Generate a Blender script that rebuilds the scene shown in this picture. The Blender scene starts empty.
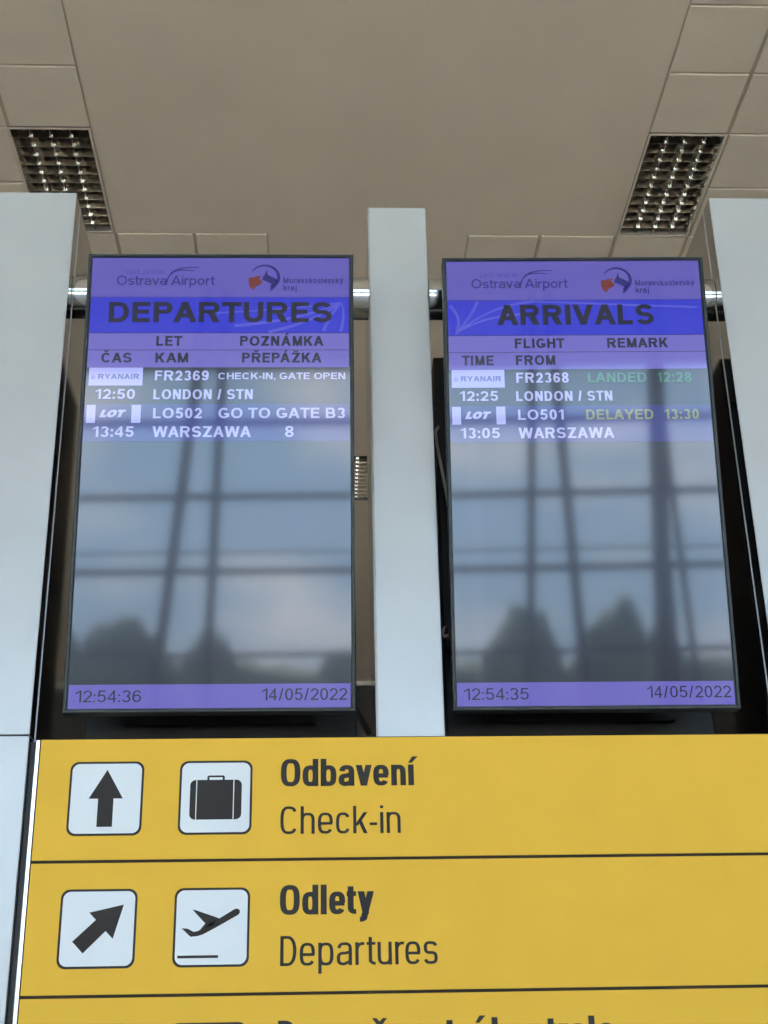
import bpy, bmesh, math, random
from mathutils import Matrix, Vector, Euler, noise

SC = bpy.context.scene
COL = SC.collection

# ------------------------------------------------------------------ camera
cam_data = bpy.data.cameras.new('camera')
cam_data.sensor_fit = 'VERTICAL'
cam_data.sensor_height = 36.0
cam_data.lens = 1418.73 / 1024.0 * 36.0
cam_data.clip_start = 0.05
cam_data.clip_end = 400.0
cam = bpy.data.objects.new('camera', cam_data)
COL.objects.link(cam)
M3 = ((0.9991101461746144, -0.0013286039177853907, 0.04215626433367217),
      (-0.03780044210052814, 0.4151641776464785, 0.9089608529392934),
      (-0.018709419765065276, -0.909745536076299, 0.41474452039936793))
cam.matrix_world = Matrix([[r[0], -r[1], -r[2], t] for r, t in zip(M3, (0.0, 0.0, 1.6))] + [[0, 0, 0, 1]])
SC.camera = cam

# ------------------------------------------------------------------ exposure
SC.view_settings.view_transform = 'Standard'
SC.view_settings.look = 'None'
SC.view_settings.exposure = 0.52
SC.view_settings.gamma = 1.0
SC.view_settings.use_curve_mapping = False
SC.cycles.max_bounces = 10
SC.cycles.diffuse_bounces = 6
SC.cycles.glossy_bounces = 5
SC.cycles.transparent_max_bounces = 12
SC.cycles.sample_clamp_indirect = 8.0

# ------------------------------------------------------------------ sky with broken cloud
SKY_STRENGTH = 4.6
world = bpy.data.worlds.new('sky')
SC.world = world
world.use_nodes = True
nt = world.node_tree
nt.nodes.clear()
wo = nt.nodes.new('ShaderNodeOutputWorld')
bg = nt.nodes.new('ShaderNodeBackground')
bg.inputs['Strength'].default_value = SKY_STRENGTH
tc = nt.nodes.new('ShaderNodeTexCoord')
sep = nt.nodes.new('ShaderNodeSeparateXYZ')
nt.links.new(tc.outputs['Generated'], sep.inputs[0])
grad = nt.nodes.new('ShaderNodeValToRGB')
grad.color_ramp.elements[0].position = 0.0
grad.color_ramp.elements[0].color = (0.62, 0.74, 0.95, 1)
grad.color_ramp.elements[1].position = 0.6
grad.color_ramp.elements[1].color = (0.48, 0.64, 0.92, 1)
e = grad.color_ramp.elements.new(0.20)
e.color = (0.60, 0.82, 1.14, 1)
nt.links.new(sep.outputs['Z'], grad.inputs[0])
mp = nt.nodes.new('ShaderNodeMapping')
mp.inputs['Scale'].default_value = (1.0, 1.0, 2.3)
mp.inputs['Location'].default_value = (0.35, 0.0, 0.1)
nt.links.new(tc.outputs['Generated'], mp.inputs[0])
nz = nt.nodes.new('ShaderNodeTexNoise')
nz.inputs['Scale'].default_value = 5.2
nz.inputs['Detail'].default_value = 6.0
nz.inputs['Roughness'].default_value = 0.5
nt.links.new(mp.outputs[0], nz.inputs['Vector'])
cr = nt.nodes.new('ShaderNodeValToRGB')
cr.color_ramp.elements[0].position = 0.50
cr.color_ramp.elements[0].color = (0, 0, 0, 1)
cr.color_ramp.elements[1].position = 0.66
cr.color_ramp.elements[1].color = (1, 1, 1, 1)
nt.links.new(nz.outputs['Fac'], cr.inputs[0])
mx = nt.nodes.new('ShaderNodeMix')
mx.data_type = 'RGBA'
mx.inputs['B'].default_value = (1.32, 1.26, 1.36, 1)
nt.links.new(cr.outputs[0], mx.inputs['Factor'])
nt.links.new(grad.outputs[0], mx.inputs['A'])
nt.links.new(mx.outputs['Result'], bg.inputs[0])
nt.links.new(bg.outputs[0], wo.inputs[0])


# ------------------------------------------------------------------ midday sun from behind the viewer, over the forecourt
sun_data = bpy.data.lights.new('sun', 'SUN')
sun_data.energy = 42.0
sun_data.angle = math.radians(1.0)
sun_data.color = (1.0, 0.94, 0.84)
sun = bpy.data.objects.new('sun', sun_data)
sun.rotation_euler = (math.radians(42), 0, math.radians(-14))
COL.objects.link(sun)


# ------------------------------------------------------------------ helpers
def lin(r, g, b):
    f = lambda c: (c / 255 / 12.92) if c / 255 <= 0.04045 else ((c / 255 + 0.055) / 1.055) ** 2.4
    return (f(r), f(g), f(b))


def mat(name, col, rough=0.5, metal=0.0, spec=0.5, emit=None, estr=1.0, ior=1.5, mottle=0.0, mscale=6.0, bump=0.0,
        bscale=40.0, coat=0.0, coat_rough=0.03, stretch=None):
    m = bpy.data.materials.new(name)
    m.use_nodes = True
    t = m.node_tree
    p = t.nodes['Principled BSDF']
    p.inputs['Coat Roughness'].default_value = coat_rough
    p.inputs['Base Color'].default_value = (*col, 1)
    p.inputs['Roughness'].default_value = rough
    p.inputs['Metallic'].default_value = metal
    p.inputs['Specular IOR Level'].default_value = spec
    p.inputs['IOR'].default_value = ior
    p.inputs['Coat Weight'].default_value = coat
    if emit:
        p.inputs['Emission Color'].default_value = (*emit, 1)
        p.inputs['Emission Strength'].default_value = estr
    if mottle or bump:
        c = t.nodes.new('ShaderNodeTexCoord')
        src = c.outputs['Object']
        if stretch:
            mpn = t.nodes.new('ShaderNodeMapping')
            mpn.inputs['Scale'].default_value = stretch
            t.links.new(src, mpn.inputs[0])
            src = mpn.outputs[0]
    if mottle:
        n = t.nodes.new('ShaderNodeTexNoise')
        n.inputs['Scale'].default_value = mscale
        n.inputs['Detail'].default_value = 4
        t.links.new(src, n.inputs['Vector'])
        r = t.nodes.new('ShaderNodeValToRGB')
        r.color_ramp.elements[0].position = 0.3
        r.color_ramp.elements[1].position = 0.7
        r.color_ramp.elements[0].color = (*[max(0, v * (1 - mottle)) for v in col], 1)
        r.color_ramp.elements[1].color = (*[min(1, v * (1 + mottle)) for v in col], 1)
        t.links.new(n.outputs['Fac'], r.inputs[0])
        t.links.new(r.outputs[0], p.inputs['Base Color'])
    if bump:
        n = t.nodes.new('ShaderNodeTexNoise')
        n.inputs['Scale'].default_value = bscale
        n.inputs['Detail'].default_value = 3
        t.links.new(src, n.inputs['Vector'])
        bn = t.nodes.new('ShaderNodeBump')
        bn.inputs['Strength'].default_value = bump
        bn.inputs['Distance'].default_value = 0.01
        t.links.new(n.outputs['Fac'], bn.inputs['Height'])
        t.links.new(bn.outputs[0], p.inputs['Normal'])
    return m


def link(name, bm, m, parent=None, smooth=False, loc=None):
    me = bpy.data.meshes.new(name)
    bm.normal_update()
    bm.to_mesh(me)
    bm.free()
    o = bpy.data.objects.new(name, me)
    COL.objects.link(o)
    for k in (m if isinstance(m, (list, tuple)) else [m]):
        me.materials.append(k)
    if smooth:
        for f in me.polygons:
            f.use_smooth = True
    if parent:
        o.parent = parent
    if loc:
        o.location = loc
    return o


def empty(name, loc=(0, 0, 0), rot=(0, 0, 0)):
    o = bpy.data.objects.new(name, None)
    o.location = loc
    o.rotation_euler = rot
    COL.objects.link(o)
    return o


def tag(o, label=None, cat=None, group=None, kind=None):
    if label:
        o['label'] = label
    if cat:
        o['category'] = cat
    if group:
        o['group'] = group
    if kind:
        o['kind'] = kind
    return o


def box(bm, x0, x1, y0, y1, z0, z1, bev=0.0, mi=0):
    b2 = bmesh.new()
    bmesh.ops.create_cube(b2, size=1)
    bmesh.ops.scale(b2, vec=(x1 - x0, y1 - y0, z1 - z0), verts=b2.verts)
    bmesh.ops.translate(b2, vec=((x0 + x1) / 2, (y0 + y1) / 2, (z0 + z1) / 2), verts=b2.verts)
    if bev:
        bmesh.ops.bevel(b2, geom=list(b2.edges), offset=bev, segments=2, affect='EDGES', profile=0.5)
    merge(bm, b2, mi)


def merge(bm, b2, mi=0):
    mp_ = {}
    for v in b2.verts:
        mp_[v] = bm.verts.new(v.co)
    for f in b2.faces:
        try:
            nf = bm.faces.new([mp_[v] for v in f.verts])
            nf.material_index = mi
        except ValueError:
            pass
    b2.free()


def tube(bm, pts, r, seg=16, r2=None, caps=True):
    """round bar swept along pts"""
    n = len(pts)
    pts = [Vector(p) for p in pts]
    rings = []
    for i, p in enumerate(pts):
        d = (pts[min(i + 1, n - 1)] - pts[max(i - 1, 0)]).normalized()
        a = d.orthogonal().normalized() if i == 0 else (prev - d * prev.dot(d)).normalized()
        prev = a
        b = d.cross(a)
        rr = r if r2 is None else r + (r2 - r) * i / (n - 1)
        rings.append([bm.verts.new(p + (a * math.cos(k * 2 * math.pi / seg) + b * math.sin(k * 2 * math.pi / seg)) * rr) for k in range(seg)])
    for A, B in zip(rings, rings[1:]):
        for k in range(seg):
            f = bm.faces.new((A[k], A[(k + 1) % seg], B[(k + 1) % seg], B[k]))
            f.smooth = True
    if caps:
        bm.faces.new([bm.verts.new(v.co) for v in reversed(rings[0])])
        bm.faces.new([bm.verts.new(v.co) for v in rings[-1]])


def plate(bm, pts, y, th=0.0, mi=0):
    """flat polygon in the X-Z plane facing -Y at depth y; th > 0 gives it a rim going back"""
    area = sum(a[0] * b[1] - b[0] * a[1] for a, b in zip(pts, pts[1:] + pts[:1]))
    if area < 0:
        pts = pts[::-1]
    v = [bm.verts.new((p[0], y, p[1])) for p in pts]
    f = bm.faces.new(v)
    f.material_index = mi
    if th:
        w = [bm.verts.new((p[0], y + th, p[1])) for p in pts]
        for i in range(len(pts)):
            j = (i + 1) % len(pts)
            g = bm.faces.new((v[i], w[i], w[j], v[j]))
            g.material_index = mi
        bm.faces.new(w[::-1]).material_index = mi


def round_rect(x0, x1, z0, z1, r, n=7):
    out = []
    for cx, cz, a0 in ((x1 - r, z1 - r, 0), (x0 + r, z1 - r, 90), (x0 + r, z0 + r, 180), (x1 - r, z0 + r, 270)):
        for i in range(n + 1):
            a = math.radians(a0 + 90 * i / n)
            out.append((cx + r * math.cos(a), cz + r * math.sin(a)))
    return out


# ------------------------------------------------------------------ a drawn sans-serif alphabet
def arc(cx, cz, rx, rz, a0, a1, p=2.0, n=None):
    n = n or max(6, int(abs(a1 - a0) / 9))
    out = []
    for i in range(n + 1):
        a = math.radians(a0 + (a1 - a0) * i / n)
        c, s = math.cos(a), math.sin(a)
        q = (abs(c) ** p + abs(s) ** p) ** (-1.0 / p)
        out.append((cx + rx * c * q, cz + rz * s * q))
    return out


WIDTHS = dict(A=1.0, B=.84, C=.92, D=.86, E=.76, F=.72, G=.94, H=.84, J=.6, K=.9, L=.7, M=.98, N=.85, O=1.0, P=.8, R=.9, S=.84,
              T=.84, U=.84, V=.98, W=1.4, X=.95, Y=.96, Z=.82,
              a=.68, b=.68, c=.64, d=.68, e=.68, h=.64, j=.26, k=.66, m=1.0, n=.64, o=.7, p=.68, r=.42, s=.62, t=.40, u=.64, v=.7, y=.7, z=.58)
WIDTHS.update({ch: .68 for ch in '0123456789'})
WIDTHS.update({'/': .42, '-': .34, ' ': .22})
ACCENT = {'Á': ('A', 1), 'Č': ('C', 2), 'Ř': ('R', 2), 'Ž': ('Z', 2), 'č': ('c', 2), 'š': ('s', 2), 'á': ('a', 1), 'ý': ('y', 1), 'í': ('ı', 1)}
STEMMED = 'ilıI:.,'


def glyph_width(ch, k, t):
    if ch in ACCENT:
        ch = ACCENT[ch][0]
    if ch in STEMMED:
        return t
    if ch == '1':
        return .46 * k
    return WIDTHS.get(ch, .7) * k


def glyph(ch, w, t, h, p=2.2, xh=.74):
    """strips ('s', centre line) and polygons ('p') of one character; ink box 0..w, capital height 1"""
    S, P = [], []
    T2, H2 = t / 2, h / 2

    def V(x, a, b):
        P.append([(x - T2, a), (x + T2, a), (x + T2, b), (x - T2, b)])

    def Hb(z, a, b, hh=None):
        q = (hh or h) / 2
        P.append([(a, z - q), (b, z - q), (b, z + q), (a, z + q)])

    def Dg(x0, z0, x1, z1, tw):
        q = tw / 2
        P.append([(x0 - q, z0), (x0 + q, z0), (x1 + q, z1), (x1 - q, z1)])
    acc = 0
    if ch in ACCENT:
        ch, acc = ACCENT[ch]
    td = t * 1.1
    L, R = T2, w - T2
    if ch == 'A':
        Dg(td / 2, 0, w / 2, 1, td); Dg(w - td / 2, 0, w / 2, 1, td); Hb(.24 + H2, w * .2, w * .8)
    elif ch == 'B':
        V(L, 0, 1)
        for zb, zt, ww in ((0, .5 + H2, w), (.5 - H2, 1, w * .94)):
            rz = (zt - zb - h) / 2
            S.append([(L, zt - H2)] + arc(ww - T2 - rz * 1.1, (zt + zb) / 2, rz * 1.1, rz, 90, -90, 2.2) + [(L, zb + H2)])
    elif ch in 'CG':
        a0 = 38 if ch == 'C' else 42
        S.append(arc(w / 2, .5, w / 2 - T2, .5 - H2, a0, 360 - (38 if ch == 'C' else 22), p))
        if ch == 'G':
            V(R, .12, .5); Hb(.5 - H2, w * .52, w)
    elif ch == 'D':
        V(L, 0, 1)
        S.append([(L, 1 - H2)] + arc(w * .46, .5, w * .54 - T2, .5 - H2, 90, -90, 2.2) + [(L, H2)])
    elif ch in 'EF':
        V(L, 0, 1); Hb(1 - H2, 0, w); Hb(.52, 0, w * .92)
        if ch == 'E':
            Hb(H2, 0, w)
    elif ch == 'H':
        V(L, 0, 1); V(R, 0, 1); Hb(.52, 0, w)
    elif ch == 'I':
        V(L, 0, 1)
    elif ch == 'J':
        S.append([(R, 1)] + [(R, .32)] + arc(w / 2, .3, w / 2 - T2, .3 - H2, 0, -170, 2.2))
    elif ch == 'K':
        V(L, 0, 1); Dg(t * .9, .36, w - td * .65, 1, td * 1.2); Dg(w - td * .6, 0, w * .42, .62, td * 1.15)
    elif ch == 'L':
        V(L, 0, 1); Hb(H2, 0, w)
    elif ch == 'M':
        V(L, 0, 1); V(R, 0, 1); Dg(w / 2, 0, T2 * 1.1, 1, td); Dg(w / 2, 0, w - T2 * 1.1, 1, td)
    elif ch == 'N':
        V(L, 0, 1); V(R, 0, 1); Dg(w - td * .55, 0, td * .55, 1, td * 1.1)
    elif ch in 'O0':
        S.append(arc(w / 2, .5, w / 2 - T2, .5 - H2, 0, 360, p))
    elif ch in 'PR':
        V(L, 0, 1)
        zb = .42
        rz = (1 - zb - h) / 2
        S.append([(L, 1 - H2)] + arc(w * (.98 if ch == 'R' else 1) - T2 - rz * 1.05, (1 + zb) / 2, rz * 1.05, rz, 90, -90, 2.2) + [(L, zb + H2)])
        if ch == 'R':
            Dg(w - td * .55, 0, w * .55, zb + H2, td * 1.15)
    elif ch in 'Ss':
        X = 1 if ch == 'S' else xh
        rz = (X - h) / 4
        pa = max(2.0, p)
        S.append(arc(w / 2, X - H2 - rz, w / 2 - T2 * 1.05, rz, 22, 262, pa)[:] + arc(w / 2, H2 + rz, w / 2 - T2, rz, 82, -160, pa))
    elif ch == 'T':
        V(w / 2, 0, 1); Hb(1 - H2, 0, w)
    elif ch == 'U':
        S.append([(L, 1), (L, .4)] + arc(w / 2, .38, w / 2 - T2, .38 - H2, 180, 360, 2.2) + [(R, .4), (R, 1)])
    elif ch == 'V':
        Dg(w / 2, 0, td / 2, 1, td); Dg(w / 2, 0, w - td / 2, 1, td)
    elif ch == 'W':
        for a, b in ((.27, td / 2 / w), (.27, .5), (.73, .5), (.73, 1 - td / 2 / w)):
            Dg(w * a, 0, w * b, 1, td * .96)
    elif ch == 'Y':
        V(w / 2, 0, .45); Dg(w / 2, .4, td / 2, 1, td); Dg(w / 2, .4, w - td / 2, 1, td)
    elif ch in 'Zz':
        X = 1 if ch == 'Z' else xh
        Hb(X - H2, 0, w); Hb(H2, 0, w); Dg(td * .62, h * .5, w - td * .62, X - h * .5, td * 1.2)
    elif ch == '1':
        V(R, 0, 1); P.append([(0, .68), (0, .80), (w - t * .7, 1), (w - t * .4, .88)])
    elif ch == '2':
        pts = arc(w / 2, 1 - H2 - .27, w / 2 - T2, .27, 168, -20, 2.1)
        S.append(pts + [(T2 * 1.25, h * .6)]); Hb(H2, 0, w)
    elif ch == '3':
        S.append(arc(w / 2, .745 - H2 / 4, w / 2 - T2 * 1.2, .255 - H2 * .75, 160, -82, 2.1))
        S.append(arc(w / 2, .27, w / 2 - T2, .27 - H2 * .9, 84, -160, 2.1))
    elif ch == '4':
        V(w * .72, 0, 1); Hb(.28, 0, w); P.append([(0, .28 - H2), (0, .28 + h * .7), (w * .72 - T2 * .6, 1), (w * .72 - T2 * .2, .82)])
    elif ch == '5':
        Hb(1 - H2, w * .16, w * .94); P.append([(w * .03, .46), (w * .03 + t, .46), (w * .16 + t, 1), (w * .16, 1)])
        S.append(arc(w / 2, .33, w / 2 - T2, .33 - H2, 125, -160, 2.1))
    elif ch == '6':
        S.append(arc(w / 2, .32, w / 2 - T2, .32 - H2, 0, 360, 2.1))
        S.append(arc(w / 2 + .02, .5, w / 2 - T2 + .02, .5 - H2, 35, 195, 2.2))
    elif ch == '7':
        Hb(1 - H2, 0, w); Dg(w * .35, 0, w - td * .55, 1 - h, td)
    elif ch == '8':
        S.append(arc(w / 2, .745, w / 2 - T2 * 1.15, .255 - H2 * .8, 0, 360, 2.1))
        S.append(arc(w / 2, .275, w / 2 - T2, .275 - H2 * .8, 0, 360, 2.1))
    elif ch == '9':
        S.append(arc(w / 2, .68, w / 2 - T2, .32 - H2, 0, 360, 2.1))
        S.append(arc(w / 2 - .02, .5, w / 2 - T2 + .02, .5 - H2, 15, -145, 2.2))
    elif ch == ':':
        for z in (0, .52):
            P.append([(0, z), (t, z), (t, z + t * 1.05), (0, z + t * 1.05)])
    elif ch in '.,':
        P.append([(0, 0), (t, 0), (t, t), (0, t)])
        if ch == ',':
            P.append([(t * .5, 0), (t, 0), (t * .5, -t * .9), (t * .1, -t * .8)])
    elif ch == '/':
        Dg(t * .45, -.02, w - t * .45, 1.02, t * .9)
    elif ch == '-':
        Hb(.34, 0, w)
    # ---- lower case
    elif ch in 'bdpq':
        tall = {'b': (0, 1), 'd': (0, 1), 'p': (-.27, xh), 'q': (-.27, xh)}[ch]
        V(L if ch in 'bp' else R, *tall)
        S.append(arc(w / 2, xh / 2, w / 2 - T2, xh / 2 - H2, 0, 360, p))
    elif ch == 'a':
        V(R, 0, xh * .7)
        S.append([(R, xh * .5)] + arc(w / 2 + .01, xh - H2 - .2, w / 2 - T2 - .01, .2, 0, 165, p))
        S.append(arc(w * .48, .215, w * .48 - T2, .215 - H2, 40, 320, p) if False else
                 [(R, .44)] + arc(w * .46, .22, w * .46 - T2, .22 - H2 * .9, 80, 275, p) + [(R, .13)])
    elif ch == 'ə':
        S.append(arc(w / 2, xh / 2, w / 2 - T2, xh / 2 - H2, 180, 502, p)); Hb(xh / 2, t * .3, w - t * .3)
    elif ch == 'c':
        S.append(arc(w / 2, xh / 2, w / 2 - T2, xh / 2 - H2, 35, 325, p))
    elif ch == 'e':
        S.append(arc(w / 2, xh / 2, w / 2 - T2, xh / 2 - H2, 0, 322, p)); Hb(xh / 2 - H2 * .2, t * .4, w - t * .15)
    elif ch == 'o':
        S.append(arc(w / 2, xh / 2, w / 2 - T2, xh / 2 - H2, 0, 360, p))
    elif ch in 'hn':
        V(L, 0, 1 if ch == 'h' else xh)
        S.append(arc(w / 2, xh - H2 - .26, w / 2 - T2, .26, 172, 0, p) + [(R, 0)])
    elif ch == 'm':
        V(L, 0, xh)
        for c in (.25, .75):
            S.append(arc(w * c, xh - H2 - .2, w * .25 - T2 * .5, .2, 172, 0, p) + [(w * c + w * .25 - T2 * .5, 0)])
    elif ch == 'u':
        V(R, 0, xh)
        S.append([(L, xh)] + arc(w / 2, H2 + .26, w / 2 - T2, .26, 180, 352, p))
    elif ch in 'il':
        V(L, 0, 1 if ch == 'l' else xh)
        if ch == 'i':
            P.append([(0, 1 - h), (t, 1 - h), (t, 1), (0, 1)])
    elif ch == 'ı':
        V(L, 0, xh)
    elif ch == 'j':
        S.append([(R, xh), (R, -.1)] + arc(R - .12, -.12, .12, .15 - H2, 0, -100, 2)); P.append([(R - T2, 1 - h), (R + T2, 1 - h), (R + T2, 1), (R - T2, 1)])
    elif ch == 'k':
        V(L, 0, 1); Dg(t * .9, .28, w - td * .6, xh, td * 1.1); Dg(w - td * .6, 0, w * .44, .48, td * 1.1)
    elif ch == 'r':
        V(L, 0, xh)
        S.append(arc(w * .95, xh - H2 - .3, w * .95 - T2, .3, 172, 88, p))
    elif ch == 't':
        V(w * .42, h, .93); Hb(xh - H2, 0, w)
        S.append([(w * .42, .3)] + arc(w * .42 + .15, .2, .15, .2 - H2, 180, 265, 2.2) + [(w, H2)])
    elif ch == 'v':
        Dg(w / 2, 0, td / 2, xh, td); Dg(w / 2, 0, w - td / 2, xh, td)
    elif ch == 'y':
        Dg(w / 2, 0, td / 2, xh, td); Dg(w * .5 - .09, -.2, w - td / 2, xh, td)
        S.append([(w * .5 - .06, -.14), (w * .5 - .13, -.26 + H2), (w * .12, -.26 + H2)])
    if acc:
        top = 1.0 if ch in 'ACRZ' else xh
        z0, z1 = (top + .07, top + .27)
        if acc == 1:
            z1 += .03
            q = t * .85
            P.append([(w / 2 - q * .55, z0), (w / 2 + q * .25, z0), (w / 2 + q * 1.5, z1), (w / 2 + q * .3, z1)])
        else:
            q = t * .8
            a = max(w * .24, q * 1.1)
            P.append([(w / 2 - q * .6, z0), (w / 2 + q * .6, z0), (w / 2 - a + q * .45, z1), (w / 2 - a - q * .45, z1)])
            P.append([(w / 2 - q * .6, z0), (w / 2 + q * .6, z0), (w / 2 + a + q * .45, z1), (w / 2 + a - q * .45, z1)])
    return S, P


def text_mesh(bm, s, x0, x1, z0, cap, y, t=.2, h=None, gap=.13, p=2.2, xh=.74, slant=0.0, k=None, narrow=1.0):
    """draw s with its ink from x0 to x1 on base line z0; letters get the width that fills the span"""
    h = h if h is not None else t * .82
    total = (x1 - x0) / cap if x1 is not None else None

    def gaps():
        g = []
        for a, b in zip(s, s[1:]):
            v = gap
            if a in 'TVWYLPFr' and b in 'AoaeyVTÁJ' or a in 'AÁ' and b in 'TVWYv':
                v *= .25
            elif a in 'AVWYvyTkKrtz' or b in 'AVWYvyTtz':
                v *= .6
            g.append(v)
        return g
    gs = gaps()
    wid = lambda c, q: glyph_width(c, q * (narrow if c in 'OCDBS' else 1), t)
    if total is not None:
        fixed = sum(wid(c, 0) for c in s) + sum(gs)
        one = sum(wid(c, 1) - wid(c, 0) for c in s)
        k = (total - fixed) / one
    x = 0.0
    for i, c in enumerate(s):
        w = wid(c, k)
        if c != ' ':
            S, P = glyph(c, w, t, h, p, xh)
            j = 0
            for line in S:
                j += 1
                strip(bm, line, t, h, lambda q: (x0 + (x + q[0] + slant * q[1]) * cap, z0 + q[1] * cap), y - j * 2e-5)
            for poly in P:
                j += 1
                plate(bm, [(x0 + (x + q[0] + slant * q[1]) * cap, z0 + q[1] * cap) for q in poly], y - j * 2e-5)
        x += w + (gs[i] if i < len(gs) else 0)


def strip(bm, line, t, h, f, y):
    n = len(line)
    closed = n > 3 and math.hypot(line[0][0] - line[-1][0], line[0][1] - line[-1][1]) < 1e-6
    A, B = [], []
    for i, q in enumerate(line):
        a = line[i - 1] if i > 0 else (line[-2] if closed else q)
        b = line[i + 1] if i < n - 1 else (line[1] if closed else q)
        dx, dz = b[0] - a[0], b[1] - a[1]
        l = math.hypot(dx, dz) or 1
        nx, nz = -dz / l, dx / l
        ox, oz = nx * t / 2, nz * h / 2
        A.append((q[0] + ox, q[1] + oz))
        B.append((q[0] - ox, q[1] - oz))
    for i in range(n - 1):
        plate(bm, [f(A[i]), f(A[i + 1]), f(B[i + 1]), f(B[i])], y)


def taper_line(bm, pts, w0, w1, y):
    """ribbon whose width runs from w0 to w1 (metres)"""
    n = len(pts)
    A, B = [], []
    for i, q in enumerate(pts):
        a, b = pts[max(i - 1, 0)], pts[min(i + 1, n - 1)]
        dx, dz = b[0] - a[0], b[1] - a[1]
        l = math.hypot(dx, dz) or 1
        w = (w0 + (w1 - w0) * i / (n - 1)) / 2
        A.append((q[0] - dz / l * w, q[1] + dx / l * w))
        B.append((q[0] + dz / l * w, q[1] - dx / l * w))
    for i in range(n - 1):
        plate(bm, [A[i], A[i + 1], B[i + 1], B[i]], y)


def bez(p0, p1, p2, n=14):
    return [((1 - u) ** 2 * p0[0] + 2 * u * (1 - u) * p1[0] + u * u * p2[0],
             (1 - u) ** 2 * p0[1] + 2 * u * (1 - u) * p1[1] + u * u * p2[1]) for u in [i / n for i in range(n + 1)]]


# ------------------------------------------------------------------ materials
M_plaster = mat('painted_plasterboard', (0.84, 0.72, 0.60), 0.9, mottle=.03, mscale=1.2, spec=.2)
M_tile = mat('mineral_ceiling_tile', (0.86, 0.745, 0.625), 0.95, mottle=.025, mscale=3, spec=.2)
M_grid = mat('shaded_grid_paint', (0.62, 0.53, 0.44), 0.7, spec=.3)  # darker than the tiles: shade of the joints put into the colour
M_floor = mat('terrazzo_floor', (0.55, 0.50, 0.44), 0.35, mottle=.12, mscale=30)
M_wall = mat('painted_wall', (0.74, 0.68, 0.60), 0.9, mottle=.03, mscale=2)
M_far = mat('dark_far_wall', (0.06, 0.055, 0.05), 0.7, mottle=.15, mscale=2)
M_trim = mat('pale_trim_paint', (0.75, 0.70, 0.62), 0.5)
M_silver = mat('silver_coated_panel', (0.485, 0.50, 0.505), 0.30, metal=.20, mottle=.035, mscale=5, bump=.05, bscale=9)
M_side = mat('brushed_side_panel', (0.50, 0.50, 0.49), 0.09, metal=1.0, mottle=.05, mscale=10, stretch=(1, 1, .2))
M_edge = mat('bare_folded_edge', (0.52, 0.52, 0.51), 0.4, metal=.5)
M_chrome = mat('polished_steel_tube', (0.60, 0.61, 0.61), 0.12, metal=1.0)
M_black = mat('black_plastic_housing', (0.012, 0.012, 0.013), 0.5, mottle=.2, mscale=20)
M_bezel = mat('charcoal_bezel', (0.022, 0.025, 0.025), 0.38, spec=.35, mottle=.08, mscale=30)
M_lcd = mat('lcd_glass', (0.010, 0.011, 0.012), 0.046, ior=1.58, coat=.4, coat_rough=.2, emit=(.012, .013, .024), estr=1)
M_cable = mat('grey_cable_sheath', (0.5, 0.46, 0.40), 0.5)
M_yellow = mat('yellow_sign_vinyl', (0.82, 0.485, 0.050), 0.6, spec=.2, mottle=.02, mscale=8, bump=.02, bscale=12)
M_white = mat('white_sign_vinyl', (0.76, 0.80, 0.84), 0.6, spec=.25, mottle=.01, mscale=8)
M_ink = mat('dark_sign_vinyl', (0.030, 0.025, 0.024), 0.6, spec=.25, mottle=.05, mscale=20)
M_brown = mat('dark_brown_seam', (0.03, 0.018, 0.010), 0.6, spec=.2, mottle=.05, mscale=20)
M_alu = mat('white_sign_profile', (0.96, 0.96, 0.95), 0.25, metal=.6, mottle=.01, mscale=20)
M_louvre = mat('mirror_louvre', (0.70, 0.65, 0.58), 0.15, metal=1.0)
M_lampwell = mat('lamp_well_paint', (0.28, 0.245, 0.21), 0.6)
M_lamp = mat('unlit_fluorescent_tube', (0.35, 0.33, 0.30), 0.3)
M_steel = mat('dark_grey_steel', (0.10, 0.115, 0.13), 0.5, mottle=.1, mscale=4)
M_pave = mat('pale_paving', (0.42, 0.41, 0.39), 0.9, mottle=.1, mscale=.7)
M_leaf = mat('dark_leaves', (0.06, 0.09, 0.055), 0.8, mottle=.5, mscale=3)
M_bark = mat('bark', (0.08, 0.06, 0.045), 0.9, mottle=.3, mscale=8, stretch=(1, 1, .2))


def screen_ink(name, rgb, k=1.0):
    return mat(name, (0.010, 0.010, 0.012), 0.046, ior=1.58, coat=.4, coat_rough=.2, emit=rgb, estr=k)


M_header = screen_ink('lit_lavender', (.080, .068, .31))
M_heads = screen_ink('lit_pale_lavender', (.105, .092, .36))
M_title = screen_ink('lit_royal_blue', (.020, .024, .40))
M_swirl = screen_ink('lit_soft_blue', (.065, .068, .42))
M_row = screen_ink('lit_dim_blue', (.018, .020, .13))
M_clock = screen_ink('lit_violet', (.095, .078, .34))
M_txt_dark = screen_ink('unlit_letters', (.010, .010, .022))
M_txt_navy = screen_ink('dim_navy_letters', (.012, .012, .12))
M_txt_thin = screen_ink('dim_violet_letters', (.05, .04, .24))
M_txt_white = screen_ink('lit_white_letters', (.28, .29, .55))
M_txt_green = screen_ink('lit_green_letters', (.025, .125, .055))
M_txt_yellow = screen_ink('lit_yellow_letters', (.15, .18, .075))
M_logo_tile = screen_ink('lit_pale_blue', (.26, .27, .62))
M_logo_text = screen_ink('lit_grey_blue_letters', (.07, .075, .26))
M_orange = screen_ink('lit_orange', (.11, .022, .015))
M_line = screen_ink('lit_blue_rule', (.03, .028, .22))

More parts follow.
